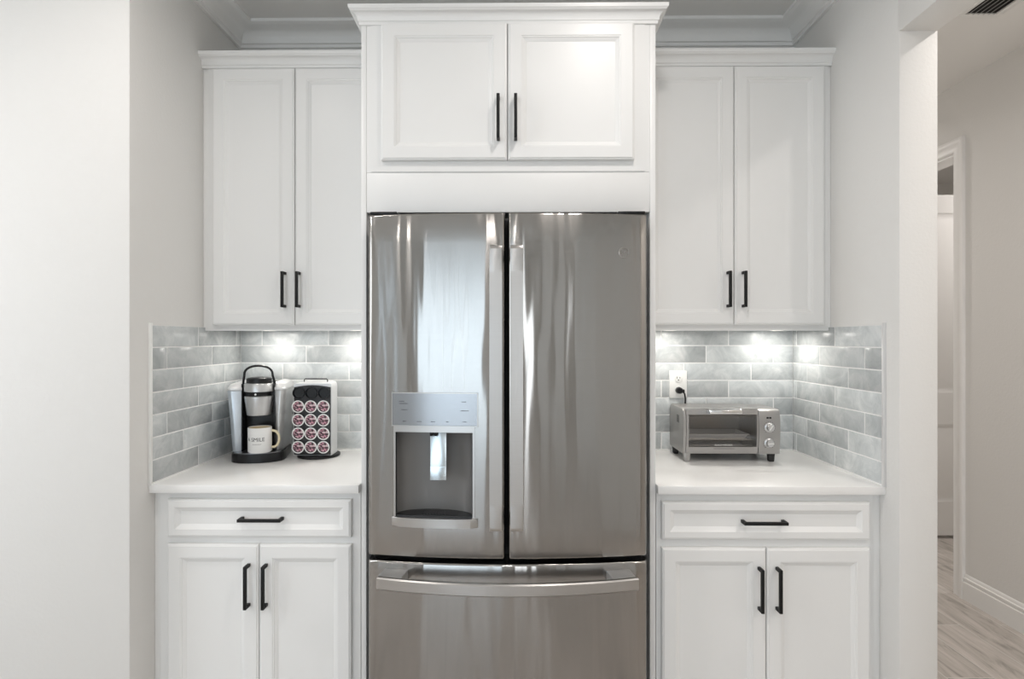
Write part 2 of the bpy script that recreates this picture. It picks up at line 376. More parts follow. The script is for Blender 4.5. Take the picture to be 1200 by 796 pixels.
# ------------------------------------------------------------------ backsplash
TP, TW, Z0T = .0788, .3055, .9165
def tiles(name, label, axis, plane, out, a0, a1, joints, trim_at=None):
    """axis 'x': tiles run along x on a wall at y=plane, facing -y; axis 'y': run along y on x=plane, facing out(+1/-1)"""
    g = .0044; th = .0085
    b = bmesh.new()
    def bx(u0, u1, z0, z1, d0, d1, mi, bev):
        if axis == 'x': box(b, u0, u1, plane-d1, plane-d0, z0, z1, bev=bev, mi=mi)
        else:
            xs = sorted((plane+out*d0, plane+out*d1)); box(b, xs[0], xs[1], u0, u1, z0, z1, bev=bev, mi=mi)
    bx(a0, a1, Z0T-.001, Z0T+7*TP+.002, .0005, .0072, 1, 0)
    for k in range(7):
        j = joints[k % 3]; z0 = Z0T+k*TP+g/2+.003; z1 = Z0T+(k+1)*TP-g/2+.003
        s = j - math.ceil((j-a0)/TW)*TW
        while s < a1:
            u0, u1 = max(s+g/2, a0+.0015), min(s+TW-g/2, a1-.0015)
            if u1-u0 > .008: bx(u0, u1, z0, z1, .001, th, 0, .0012)
            s += TW
    o = obj(name, b, [TILE, GROUT], None, 30, at=((a0+a1)/2, plane, Z0T) if axis == 'x' else (plane, (a0+a1)/2, Z0T))
    tag(o, label, 'backsplash', 'subway tile backsplash')
    return o
# joints keyed by row index mod 3 (rows 6,3,0 ; 1,4 ; 2,5)
tiles('tile_backsplash', 'grey-blue subway tiles on the back wall behind the coffee maker', 'x', YB, -1, XL+.009, -.549, {0: -1.171, 1: -1.076, 2: -.968})
tiles('tile_backsplash', 'grey-blue subway tiles on the back wall behind the toaster oven', 'x', YB, -1, .483, XR-.009, {0: .656, 1: .758, 2: .859})
tiles('tile_backsplash', 'grey-blue subway tiles on the side wall left of the coffee maker', 'y', XL, 1, 1.962, YB, {0: 2.25, 1: 2.149, 2: 2.048})
tiles('tile_backsplash', 'grey-blue subway tiles on the side wall right of the toaster oven', 'y', XR, -1, 1.962, YB, {0: 2.255, 1: 2.163, 2: 2.062})
tag(obj('tile_edge_strip', B(XL, XL+.011, 1.953, 1.962, .915, 1.4775, bev=.001), PLAS_W, at=(XL, 1.957, .915)), 'thin white edge strip ending the left side-wall tiles', 'edge strip')
tag(obj('tile_edge_strip', B(XR-.011, XR, 1.953, 1.962, .915, 1.4775, bev=.001), SILVERW, at=(XR, 1.957, .915)), 'thin pale edge strip ending the right side-wall tiles', 'edge strip')

# ------------------------------------------------------------------ cabinets
def handle(parent, x, z, L, y, vert=True):
    """square black bar pull; y is the surface it is fixed to"""
    r = .0054; out = .030; b = bmesh.new()
    if vert:
        box(b, x-r, x+r, y-out-r, y-out+r, z-L/2, z+L/2, bev=.0015)
        for s in (-1, 1): zz = z+s*(L/2-r); box(b, x-r, x+r, y-out+r-.002, y, zz-r, zz+r, bev=.001)
    else:
        box(b, x-L/2, x+L/2, y-out-r, y-out+r, z-r, z+r, bev=.0015)
        for s in (-1, 1): xx = x+s*(L/2-r); box(b, xx-r, xx+r, y-out+r-.002, y, z-r, z+r, bev=.001)
    obj('handle', b, BLACKM, parent)
DOORP = [(0, 0), (0, .013), (.0025, .0165), (.006, .0175), (.0075, .0195), (.046, .0195), (.0475, .0175), (.051, .0170), (.0535, .0140), (.060, .0115), (.064, .0085)]
DRAWP = [(0, 0), (0, .013), (.0025, .0165), (.006, .0175), (.0075, .0195), (.028, .0195), (.0295, .0175), (.040, .0110), (.044, .0085)]
def door(parent, x0, x1, z0, z1, yb, hx, hz, L=.145):
    d = obj('door', rect_loops(bmesh.new(), x0, x1, z0, z1, yb, DOORP), CAB, parent, 20)
    handle(d, hx, hz, L, yb-.0195); return d
def drawer(parent, x0, x1, z0, z1, yb, hx, hz, L=.15):
    d = obj('drawer', rect_loops(bmesh.new(), x0, x1, z0, z1, yb, DRAWP), CAB, parent, 20)
    # the pull stands on the recessed field of the drawer front
    handle(d, hx, hz, L, yb-.0085, False); return d

CZ = .9155  # counter top height
def base_cab(label, x0, x1, fx0, fx1, dr, d1, d2, h1, h2, hd, zd, zt, strip):
    """x0..x1 overall, fx0..fx1 face frame, strip = scribe filler against the wall"""
    t = thing('base_cabinet', label, 'cabinet', ((x0+x1)/2, 2.28, 0), 0)
    b = bmesh.new()
    prism(b, [(2.59, 0), (2.05, 0), (2.05, .10), (1.9845, .10), (1.9845, .8865), (2.59, .8865)], 'x', fx0, fx1)
    obj('body', b, CAB, t)
    b = B(strip[0], strip[1], 1.9885, 2.02, .0, .8865, bev=.001); obj('filler_strip', b, CAB, t)
    drawer(t, dr[0], dr[1], zd[0], zd[1], 1.9845, hd[0], hd[1])
    door(t, d1[0], d1[1], .125, zt, 1.9845, h1, .5675 if x0 < 0 else .563, .148)
    door(t, d2[0], d2[1], .125, zt, 1.9845, h2, .5675 if x0 < 0 else .563, .148)
    return t
base_cab('white base cabinet under the left countertop with the coffee maker', XL+.001, -.549, -1.2545, -.5495, (-1.222, -.578), (-1.222, -.9015), (-.899, -.578),
         -.9333, -.8723, (-.8903, .7955), (.7305, .8635), .7065, (XL+.0005, -1.255))
base_cab('white base cabinet under the right countertop with the toaster oven', .484, XR-.001, .4845, 1.235, (.500, 1.217), (.500, .8590), (.8615, 1.217),
         .8327, .8942, (.8495, .7905), (.7275, .8585), .6995, (1.2355, XR-.0005))

tag(obj('countertop', B(XL+.0005, -.5485, 1.955, YB-.0005, .8868, CZ, bev=.002), QUARTZ, at=(-.91, 2.28, .887)), 'white stone countertop carrying the coffee maker and pod rack', 'countertop')
tag(obj('countertop', B(.4835, XR-.0005, 1.955, YB-.0005, .8868, CZ, bev=.002), QUARTZ, at=(.87, 2.28, .887)), 'white stone countertop carrying the toaster oven', 'countertop')

UT, UB = 2.526, 1.456
cabcr = [(0, 2.520), (.006, 2.520), (.007, 2.530), (.010, 2.532)]
for i in range(6):
    a = PI/2*i/5; cabcr.append((.010+.020*(1-math.cos(a)), 2.532+.026*math.sin(a)))
cabcr += [(.032, 2.561), (.036, 2.564), (.037, 2.576), (0, 2.576)]
def upper_cab(label, x0, x1, fx0, fx1, dz, d1, d2, h1, h2, strip):
    t = thing('wall_cabinet', label, 'cabinet', ((x0+x1)/2, 2.44, UB), 0)
    b = bmesh.new(); box(b, fx0, fx1, 2.2945, 2.59, UB+.012, UT); box(b, fx0, fx1, 2.2945, 2.315, UB, UB+.013)
    obj('body', b, CAB, t)
    obj('filler_strip', B(strip[0], strip[1], 2.298, 2.33, UB, UT, bev=.001), CAB, t)
    door(t, d1[0], d1[1], 1.4785, 2.5145, 2.2945, h1, 1.6197, .143)
    door(t, d2[0], d2[1], 1.4785, 2.5145, 2.2945, h2, 1.6197, .143)
    obj('crown_molding', sweep(bmesh.new(), [(x0, 2.2945), (x1, 2.2945)], cabcr, 1), CAB, t)
    return t
upper_cab('white two-door wall cabinet left of the refrigerator', XL+.0005, -.5485, -1.2545, -.549, 0, (-1.2315, -.8985), (-.8955, -.5625), -.9347, -.8769, (XL+.0005, -1.255))
upper_cab('white two-door wall cabinet right of the refrigerator', .4835, XR-.0005, .484, 1.2475, 0, (.5020, .8660), (.8690, 1.2275), .8398, .9002, (1.248, XR-.0005))

# refrigerator surround: side panels, cabinet over it, fascia, crown
t = thing('refrigerator_cabinet', 'tall white cabinet surround with two doors above the refrigerator', 'cabinet', (-.033, 2.29, 0))
obj('side_panel', B(-.5475, -.5295, 1.9845, 2.59, 0, UT, bev=.0012), CAB, t)
obj('side_panel', B(.4622, .4825, 1.9845, 2.59, 0, UT, bev=.0012), CAB, t)
b = bmesh.new(); box(b, -.5290, .4617, 1.9855, 2.59, 2.005, UT); obj('body', b, CAB, t)
b = bmesh.new(); box(b, -.5110, -.476, 1.9825, 1.9856, 2.008, UT); box(b, .408, .4440, 1.9825, 1.9856, 2.008, UT); box(b, -.476, .408, 1.9825, 1.9856, 2.008, UT); obj('face_frame', b, CAB, t)
obj('fascia_panel', B(-.5290, .4617, 1.9862, 2.006, 1.866, 2.0048, bev=.001), CAB, t)
door(t, -.4735, -.0360, 2.0430, 2.5195, 1.9823, -.0658, 2.1825, .152)
door(t, -.0325, .4045, 2.0430, 2.5195, 1.9823, -.0059, 2.1825, .152)
obj('crown_molding', sweep(bmesh.new(), [(-.5475, 2.59), (-.5475, 1.9845), (.4825, 1.9845), (.4825, 2.59)], cabcr, 1), CAB, t)

# under-cabinet lights
def puck(x, y, lab, p):
    t = thing('puck_light', lab, 'light', (x, y, UB+.012), 0, 'under-cabinet puck lights')
    b = bmesh.new(); lathe(b, [(.024, UB+.0115), (.032, UB+.0115), (.032, UB+.004), (.028, UB+.002), (.024, UB+.002)], x, y, 32, close=False); obj('rim', b, PLAS_W, t)
    b = bmesh.new(); lathe(b, [(.0242, UB+.008), (.0242, UB+.003)], x, y, 32); obj('lens', b, LEDM, t)
    light('puck_light_glow', 'AREA', (x, y, UB+.001), p, (1, .96, .90), size=.045)
PUCKS = [(-1.08, 2.46, 'small puck light under the left wall cabinet, above the coffee maker', .6), (-.70, 2.46, 'small puck light under the left wall cabinet, beside the refrigerator', .75),
         (.66, 2.46, 'small puck light under the right wall cabinet, above the outlet', .75), (1.12, 2.46, 'small puck light under the right wall cabinet, near the corner', .75)]
for a in PUCKS: puck(*a)

# ------------------------------------------------------------------ refrigerator
FXC, FR = -.034, 2.9
def yf(x): return 1.834 + (x-FXC)**2/(2*FR)
fr_ = thing('refrigerator', 'stainless steel french-door refrigerator with water dispenser and bottom freezer drawer', 'refrigerator', (-.034, 2.2, 0))
b = B(-.492, .425, 1.945, 2.56, .02, 1.835, bev=.004)
for x in (-.44, .37):
    for y in (1.99, 2.5): lathe(b, [(.02, 0), (.02, .025)], x, y, 16)
obj('body', b, mat('dark_grey_case', (.03, .03, .032), .5), fr_)
def curved_panel(x0, x1, z0, z1, hole=None, depth=1.93):
    """door slab with a bowed front, rounded vertical edges, chamfered top and bottom"""
    t = bmesh.new(); r = .010
    xs = [x0+r+(x1-x0-2*r)*i/28 for i in range(29)]
    if hole:
        xs = [x for x in xs if min(abs(x-hole[0]), abs(x-hole[1])) > .006] + [hole[0], hole[1]]; xs.sort()
    pts = [(x0, depth), (x0, yf(x0)+r)]
    for i in range(1, 5): a = PI/2*i/5; pts.append((x0+r-r*math.cos(a), yf(x0)+r-r*math.sin(a)))
    i0 = len(pts); pts += [(x, yf(x)) for x in xs]; i1 = len(pts)
    for i in range(1, 5): a = PI/2*i/5; pts.append((x1-r+r*math.sin(a), yf(x1)+r-r*math.cos(a)))
    pts += [(x1, yf(x1)+r), (x1, depth)]
    zs = [(z0, .004), (z0+.003, .001), (z0+.006, 0)]
    mid = [z0+.006+(z1-z0-.012)*i/12 for i in range(1, 12)]
    if hole: mid = sorted([z for z in mid if min(abs(z-hole[2]), abs(z-hole[3])) > .01]+[hole[2], hole[3]])
    zs += [(z, 0) for z in mid] + [(z1-.006, 0), (z1-.003, .001), (z1, .004)]
    rings = [[t.verts.new((x, min(y+c, depth) if y < depth else y, z)) for x, y in pts] for z, c in zs]
    n = len(pts)
    for k in range(len(rings)-1):
        zm = (zs[k][0]+zs[k+1][0])/2
        for i in range(n):
            j = (i+1) % n
            if hole and i0 <= i < i1-1:
                xm = (pts[i][0]+pts[j][0])/2
                if hole[0] < xm < hole[1] and hole[2] < zm < hole[3]: continue
            t.faces.new((rings[k][i], rings[k][j], rings[k+1][j], rings[k+1][i]))
    t.faces.new(rings[0][::-1]); t.faces.new(rings[-1])
    return t
HOLE = (-.4040, -.1400, .828, 1.125)
ld = obj('door', curved_panel(-.4935, -.0412, .7085, 1.8310, HOLE), STEEL, fr_, 30)
rd = obj('door', curved_panel(-.0290, .4262, .7085, 1.8310), STEEL, fr_, 30)
dwr = obj('freezer_drawer', curved_panel(-.4935, .4262, .06, .6905), STEEL, fr_, 30)
obj('gasket', B(-.485, .418, 1.9295, 1.946, .05, 1.825), GASKET, fr_)
def vbar(parent, x0, x1, z0, z1):
    """flat vertical bar handle with ends that turn back to the door"""
    b = bmesh.new(); xm = (x0+x1)/2; yo = 1.785; yi = yf(xm)+.001
    pts = [(yi, z0), (yo+.010, z0), (yo+.003, z0+.003), (yo, z0+.012)]
    for i in range(1, 12): f = i/12; pts.append((yo-.006*math.sin(PI*f), z0+.012+(z1-z0-.024)*f))
    pts += [(yo, z1-.012), (yo+.003, z1-.003), (yo+.010, z1), (yi, z1)]
    inner = [(yi, z1-.045), (yo+.020, z1-.045), (yo+.013, z1-.055)]
    for i in range(11, 0, -1): f = i/12; inner.append((yo+.013-.006*math.sin(PI*f), z0+.055+(z1-z0-.11)*f))
    inner += [(yo+.013, z0+.055), (yo+.020, z0+.045), (yi, z0+.045)]
    prism(b, pts+inner, 'x', x0, x1, bev=.0015)
    obj('handle', b, STEELH, parent, 30)
vbar(ld, -.0880, -.0480, .812, 1.719)
vbar(rd, -.0230, .0180, .812, 1.719)
# freezer handle: bowed horizontal bar on two posts
b = bmesh.new(); t2 = bmesh.new(); n = 36; rings = []
for i in range(n+1):
    f = i/n; x = -.446+(.829)*f; u = (x-FXC)/.415
    y = 1.738+.052*u*u; dxn = 2*.052*u/.415
    nx, ny = -dxn, 1; L = math.hypot(nx, ny); nx, ny = nx/L, ny/L
    zc = .6475; h = .0195; th = .014
    prof = [(0, -h+.004), (.004, -h), (th, -h), (th, h), (.004, h), (0, h-.004)]
    rings.append([t2.verts.new((x+nx*o, y+ny*o, zc+z)) for o, z in prof])
for a, c in zip(rings, rings[1:]):
    for k in range(6): t2.faces.new((a[k], a[(k+1) % 6], c[(k+1) % 6], c[k]))
t2.faces.new(rings[0][::-1]); t2.faces.new(rings[-1]); join(b, t2)
fh = obj('handle', b, STEELH, dwr, 30)
for s in (-1, 1):
    xa = FXC+s*.412; xb = FXC+s*.335
    ya = 1.738+.052*((xa-FXC)/.415)**2+.010; yb_ = 1.738+.052*((xb-FXC)/.415)**2+.010
    b = bmesh.new(); prism(b, [(xa, ya), (xb, yb_), (xb-s*.012, yf(xb)+.004), (xa-s*.01, yf(xa)+.004)], 'z', .632, .6665, bev=.003)
    obj('handle_post', b, SILVER, fh)
# dispenser
dsp = obj('dispenser', bmesh.new(), STEELP, ld)
def follow(x0, x1, z0, z1, d0, d1, n=10, bev=0):
    """slab that follows the bowed door: from d0 to d1 in front of it"""
    P = [(x0+(x1-x0)*i/n, yf(x0+(x1-x0)*i/n)-d1) for i in range(n+1)] + [(x1-(x1-x0)*i/n, yf(x1-(x1-x0)*i/n)-d0) for i in range(n+1)]
    return prism(bmesh.new(), P, 'z', z0, z1, bev=bev)
bpy.data.objects.remove(dsp)
b = follow(-.4095, -.1300, 1.1395, 1.2445, -.004, .0035); dsp = obj('control_panel', b, STEELP, ld)
b = follow(-.4115, -.1280, 1.2440, 1.2475, -.004, .0055)
join(b, follow(-.4118, -.4092, 1.1385, 1.2475, -.004, .0055)); join(b, follow(-.1303, -.1277, 1.1385, 1.2475, -.004, .0055)); join(b, follow(-.4118, -.1277, 1.1370, 1.1400, -.004, .0075))
obj('panel_border', b, STEELH, dsp)
marks = []
for (px, pz, w) in ((-.378, 1.2180, .018), (-.372, 1.2110, .030), (-.3690, 1.1910, .022), (-.3690, 1.1530, .012), (-.3200, 1.1530, .015), (-.2740, 1.1530, .014), (-.2260, 1.1530, .009), (-.1710, 1.1530, .013), (-.1730, 1.2180, .014), (-.1710, 1.1890, .027)):
    marks.append((px, pz, w))
PRINT = mat('grey_print', (.03, .03, .035), .5)
for px, pz, w in marks:
    b = bmesh.new(); n = max(3, int(w/.0032)); s = w/n
    for i in range(n):
        x = px-w/2+s*(i+.5); h = random.choice((.0016, .0022, .0026)); y = yf(x)-.0036
        box(b, x-s*.36, x+s*.36, y-.0003, y+.001, pz-h/2, pz+h/2)
    obj('panel_marking', b, PRINT, dsp)
# cavity housing with an elliptical well
x0, x1, z0c, z1c = -.3990, -.1450, .8400, 1.1180
b = bmesh.new(); t2 = bmesh.new(); n = 24; lo = []; hi = []; xm = (x0+x1)/2; aw = (x1-x0)/2
for i in range(n+1):
    a = PI*i/n; x = xm-aw*math.cos(a); y = (yf(x)+.003)*(1-math.sin(a)) + 1.925*math.sin(a) if False else (yf(x)+.003)+.078*math.sin(a)**.75
    lo.append(t2.verts.new((x, y, z0c))); hi.append(t2.verts.new((x, y, z1c)))
for i in range(n): t2.faces.new((lo[i], lo[i+1], hi[i+1], hi[i]))
t2.faces.new(hi); join(b, t2)
obj('dispenser_well', b, STEELD, ld, 60)
b = bmesh.new(); t2 = bmesh.new(); vs = [t2.verts.new((xm-aw*math.cos(PI*i/n), (yf(xm-aw*math.cos(PI*i/n))+.003)+.078*math.sin(PI*i/n)**.75, z0c+.0005)) for i in range(n+1)]; t2.faces.new(vs)
ext = bmesh.ops.extrude_face_region(t2, geom=t2.faces[:]); bmesh.ops.translate(t2, verts=[v for v in ext['geom'] if isinstance(v, bmesh.types.BMVert)], vec=(0, 0, .004)); join(b, t2)
for i in range(9):
    x = xm-.04+i*.010; box(b, x-.0018, x+.0018, yf(x)+.02, yf(x)+.055, z0c+.0045, z0c+.0060)
obj('drip_grille', b, steel('dark_grille_steel', (.07, .07, .073), .35, wave=0, aniso=.2), ld)
b = follow(-.4055, x0, .834, 1.138, -.006, .003); join(b, follow(x1, -.1385, .834, 1.138, -.006, .003)); join(b, follow(-.4055, -.1385, z1c, 1.1385, -.006, .004))
obj('well_frame', b, STEELH, ld)
obj('well_seal', follow(x0-.0005, x0+.003, z0c, z1c, -.006, -.001), GASKET, ld); obj('well_seal', follow(x1-.003, x1+.0005, z0c, z1c, -.006, -.001), GASKET, ld)
b = bmesh.new()   # ledge below the well
prism(b, [(-.4115+.2835*i/12, yf(-.4115+.2835*i/12)-.006-.012*math.sin(PI*i/12)**.5) for i in range(13)] + [(-.128, yf(-.128)+.003), (-.4115, yf(-.4115)+.003)], 'z', .811, .8405, bev=.002)
obj('drip_ledge', b, STEELH, ld)
pd = bmesh.new(); prism(pd, [(1.872, 1.118), (1.868, 1.00), (1.862, .957), (1.867, .955), (1.876, .998), (1.880, 1.118)], 'x', -.2875, -.2340, bev=.001)
obj('paddle', pd, steel('paddle_steel', (.50, .54, .56), .2, wave=.2, wdist=.004, aniso=.4), ld)
b = bmesh.new(); 
for x in (-.282, -.268): lathe(b, [(.0055, 1.122), (.0055, 1.108), (.004, 1.104)], x, 1.856, 14)
obj('water_nozzle', b, BLACKP, ld)
# round maker's emblem on the right door
lx, lz = .348, 1.7045; b = bmesh.new()
def ring_pts(pts): return [(lx+u, yf(lx+u)-.0012, lz+v) for u, v in pts]
tube(b, ring_pts([(.0165*math.cos(2*PI*i/40), .0165*math.sin(2*PI*i/40)) for i in range(41)]), .0011, 6)
tube(b, ring_pts([(-.009+.0055*math.cos(a), .001+.007*math.sin(a)) for a in [0.6+5.0*i/16 for i in range(17)]]+[(-.004, -.004), (-.005, -.001)]), .0008, 6)
tube(b, ring_pts([(-.001, .000), (.003, .003), (.0075, .006), (.006, .009), (.003, .006), (.002, .000), (.004, -.005), (.008, -.006), (.011, -.002)]), .0008, 6)
for k in range(4):
    a = PI/4+k*PI/2; tube(b, ring_pts([(.0125*math.cos(a+.5*(j/6-.5)), .0125*math.sin(a+.5*(j/6-.5))) for j in range(7)]), .0006, 6)
obj('round_emblem', b, STEELH, rd)
# top hinge covers
for hx in (-.49, .333): obj('hinge_cover', B(hx, hx+.09, 1.88, 1.96, 1.8355, 1.8450, bev=.003), BLACKP, fr_)

# ------------------------------------------------------------------ coffee maker
M = thing('coffee_maker', 'silver and black single-serve pod coffee maker with raised loop handle', 'coffee maker', (-1.093, 2.42, CZ), math.radians(11))
def loc(name, b, m, parent=M, smooth=35):
    o = obj(name, b, m, parent, smooth, local=True); return o
b = bmesh.new()
bp_ = [(-.098, .11), (-.104, -.03)]
for i in range(13): a = PI*i/12; bp_.append((-.102*math.cos(a), -.065-.058*math.sin(a)**.8))
bp_ += [(.104, -.03), (.098, .11)]
prism(b, bp_, 'z', 0, .036, bev=.004)
base_ = loc('base', b, BLACKP)
b = bmesh.new(); tp = [(-.075, .0)]
for i in range(13): a = PI*i/12; tp.append((-.092*math.cos(a), -.068-.046*math.sin(a)**.8))
tp.append((.075, .0)); prism(b, tp, 'z', .0355, .0395, bev=.0008)
loc('drip_tray', b, steel('drip_tray_steel', (.35, .35, .36), .3, wave=0, aniso=.2))
def wing(s, m, nm):
    """tapering side housing, wider at the top, with a sloping lid"""
    t = bmesh.new()
    zs = [(.020, .103, -.055), (.15, .110, -.062), (.292, .120, -.070)]
    rings = []
    dx = -.012 if s > 0 else .005
    for z, xo, yfr in zs:
        xo += dx
        rings.append([t.verts.new((s*.064, yfr+.006, z)), t.verts.new((s*(xo-.018), yfr, z)), t.verts.new((s*xo, yfr+.022, z)), t.verts.new((s*xo, .125, z)), t.verts.new((s*.064, .13, z))])
    for a, c in zip(rings, rings[1:]):
        for k in range(5): t.faces.new((a[k], a[(k+1) % 5], c[(k+1) % 5], c[k]))
    t.faces.new(rings[0][::-1]); t.faces.new(rings[-1])
    bmesh.ops.recalc_face_normals(t, faces=t.faces[:]); bmesh.ops.bevel(t, geom=t.edges[:], offset=.003, segments=2, profile=.5, affect='EDGES')
    w = loc(nm, t, m)
    t = bmesh.new(); r = []
    for z, q, yo in ((.2925, .0, 0), (.302, .001, 0), (.318, .010, .016)):
        r.append([t.verts.new((s*.064, -.066+yo, z+(.008 if q > .005 else 0))), t.verts.new((s*(.104+dx-q), -.072+yo, z)), t.verts.new((s*(.1215+dx-q), -.050+yo, z)), t.verts.new((s*(.1215+dx-q), .126, z+(.004 if q > .005 else 0))), t.verts.new((s*.064, .13, z+(.010 if q > .005 else 0)))])
    for a, c in zip(r, r[1:]):
        for k in range(5): t.faces.new((a[k], a[(k+1) % 5], c[(k+1) % 5], c[k]))
    t.faces.new(r[0][::-1]); t.faces.new(r[-1])
    bmesh.ops.recalc_face_normals(t, faces=t.faces[:]); bmesh.ops.bevel(t, geom=t.edges[:], offset=.002, segments=2, profile=.5, affect='EDGES')
    loc('lid', t, SILVERW, w)
    t = bmesh.new(); box(t, min(s*.062, s*.0665), max(s*.062, s*.0665), -.064, .12, .03, .32, bev=.001); loc('edge_trim', t, BLACKP, w)
    return w
wing(-1, BLUESILVER, 'water_reservoir'); wing(1, SILVER, 'side_housing')
b = B(-.0625, .0625, -.012, .13, .034, .318, bev=.004); box(b, -.0625, .0625, -.045, .06, .205, .318, bev=.006); loc('housing', b, BLACKP)
b = bmesh.new(); lathe(b, [(.046, .190), (.0475, .192), (.0560, .262), (.0560, .268), (.050, .270)], 0, -.052, 40); loc('pod_holder', b, SILVER)
b = bmesh.new(); lathe(b, [(.050, .268), (.047, .272), (.047, .288), (.050, .290)], 0, -.050, 40); loc('brew_head', b, BLACKP)
b = bmesh.new(); lathe(b, [(.054, .287), (.0585, .289), (.0585, .318), (.056, .322), (.052, .323)], 0, -.050, 40); loc('brew_collar', b, SILVER)
b = bmesh.new(); lathe(b, [(.050, .321), (.050, .340), (.046, .344), (.030, .347)], 0, -.048, 40); loc('brew_cap', b, BLACKP)
b = bmesh.new(); pts = [(-.062, -.052, .300), (-.061, -.054, .33)]
for i in range(15): a = PI*i/14; pts.append((-.056*math.cos(a) if True else 0, -.060-.004*math.sin(a), .352+.043*math.sin(a)**.7))
pts += [(.061, -.054, .33), (.062, -.052, .300)]
tube(b, pts, .0048, 10); loc('lift_handle', b, BLACKP)
b = bmesh.new(); lathe(b, [(.004, -.1085), (.004, -.1100)], 0, .279, 12, 'y'); loc('indicator', b, PLAS_W)
# mug
mg = thing('mug', 'white coffee mug printed A SMILE standing in the coffee maker', 'mug', (-1.0635, 2.334, CZ+.0395), math.radians(14))
R_, H_ = .0465, .104
CREAM = mat('cream_glaze', (.80, .70, .48), .3); MUGW = mat('white_glaze', (.84, .83, .81), .2)
b = bmesh.new(); lathe(b, [(.036, 0), (.043, .002), (R_, .007), (R_, H_-.002), (R_-.0015, H_), (R_-.004, H_-.002), (R_-.0045, .010), (.02, .007)], 0, 0, 48); 
loc('cup', b, MUGW, mg)
b = bmesh.new(); lathe(b, [(R_-.0052, H_-.003), (R_-.0048, H_-.0018), (R_-.0056, .010), (.015, .009)], 0, 0, 48, close=False); loc('glazed_inside', b, CREAM, mg)
b = bmesh.new(); lathe(b, [(R_-.0054, .078), (.001, .0785)], 0, 0, 40, close=True); loc('coffee', b, mat('milky_coffee', (.30, .17, .08), .25), mg)
b = bmesh.new(); pts = [(R_-.002, 0, .088)]
for i in range(13): a = PI/2-PI*i/12; pts.append((R_+.006+.022*math.cos(a), 0, .053+.034*math.sin(a)))
pts += [(R_-.002, 0, .019)]; tube(b, pts, .0052, 10, 1.25); loc('mug_handle', b, CREAM, mg)
def on_cup(body, size, zc, off=0):
    tb = text_bm(body, size)
    for v in tb.verts:
        a = -PI/2 + (v.co.x+off)/R_; z = zc+v.co.y; r = R_+.0004
        v.co = Vector((r*math.cos(a), r*math.sin(a), z))
    return tb
b = on_cup('A SMILE', .0215, .051, -.010)
for i in range(12):
    a0 = -PI/2+(-.022+.003*i)/R_; a1 = a0+.003/R_; r = R_+.0004
    vs = [b.verts.new((r*math.cos(a), r*math.sin(a), z)) for a, z in ((a0, .0395), (a1, .0395), (a1, .0385), (a0, .0385))]; b.faces.new(vs)
loc('lettering', b, BLACKP, mg, 0)

# pod rack
RX, RY = -.868, 2.457
rk = thing('pod_rack', 'black and silver countertop rack holding rows of coffee pods', 'pod rack', (RX, RY, CZ), 0)
b = bmesh.new(); lathe(b, [(.085, 0), (.089, .002), (.089, .009), (.086, .012), (.070, .013)], .006, 0, 48); loc('turntable_base', b, BLACKP, rk)
# shell: rounded plan, domed top
def plan(w, d, fy, r=.03, n=6):
    pts = [(-w, fy), (w, fy)]
    for i in range(n+1): a = PI/2*i/n; pts.append((w-r+r*math.cos(a), fy+d-r+r*math.sin(a)))
    for i in range(n+1): a = PI/2+PI/2*i/n; pts.append((-w+r+r*math.cos(a), fy+d-r+r*math.sin(a)))
    return pts
b = bmesh.new(); pp = plan(.080, .108, -.060, .034); rings = []
for z, sc in ((.014, 1), (.30, 1), (.312, .985), (.318, .95)):
    rings.append([b.verts.new((x*sc, y if y < -.05 else y*sc, z+(.010*(1-(x/.08)**2) if z > .29 else 0))) for x, y in pp])
for a, c in zip(rings, rings[1:]):
    n = len(pp)
    for k in range(n): b.faces.new((a[k], a[(k+1) % n], c[(k+1) % n], c[k]))
b.faces.new(rings[0][::-1]); b.faces.new(rings[-1]); loc('shell', b, SILVERW, rk, 45)
cols = (-.0560, -.0025, .0510); rows = (.2215, .1645, .1075, .0505); rowe = .2785
PANELG = mat('dark_grey_panel', (.022, .022, .024), .45)
b = bmesh.new(); t2 = [(-.0775, .016), (.0775, .016), (.0775, .3025)] + [(.0775-.155*i/8, .3025+.0085*math.sin(PI*i/8)) for i in range(1, 8)] + [(-.0775, .3025)]
prism(b, t2, 'y', -.0655, -.0602, bev=.001); loc('front_panel', b, PANELG, rk)
for k in range(3):
    b = bmesh.new(); lathe(b, [(.0245, -.066), (.0250, -.073), (.0225, -.073), (.0205, -.0662)], cols[k], rowe, 32, 'y'); loc('empty_socket', b, DARKP if False else BLACKP, rk)
b = bmesh.new(); tube(b, [(-.050, -.02, .322), (-.050, -.02, .331), (-.046, -.02, .335), (.046, -.02, .335), (.050, -.02, .331), (.050, -.02, .322)], .0022, 8); loc('carry_handle', b, BLACKM, rk)
def pod_mat():
    g = N('printed_foil_lid'); g.b.inputs['Roughness'].default_value = .35
    tc = g.n('ShaderNodeTexCoord'); no = g.n('ShaderNodeTexNoise'); no.inputs['Scale'].default_value = 95; no.inputs['Detail'].default_value = 1
    oi = g.n('ShaderNodeObjectInfo'); mp = g.n('ShaderNodeMapping'); mp.inputs['Scale'].default_value = (.7, 1, 1.5); mp.inputs['Rotation'].default_value = (0, .35, 0)
    g.l(tc.outputs['Object'], mp.inputs['Vector']); g.l(mp.outputs[0], no.inputs['Vector'])
    r = g.n('ShaderNodeValToRGB'); r.color_ramp.interpolation = 'CONSTANT'; e = r.color_ramp.elements
    e[0].position = 0; e[0].color = (.045, .025, .03, 1); e[1].position = .50; e[1].color = (.50, .22, .28, 1); x = e.new(.60); x.color = (.62, .54, .54, 1)
    g.l(no.outputs['Fac'], r.inputs['Fac']); g.l(r.outputs['Color'], g.b.inputs['Base Color'])
    return g.m
PODM = pod_mat()
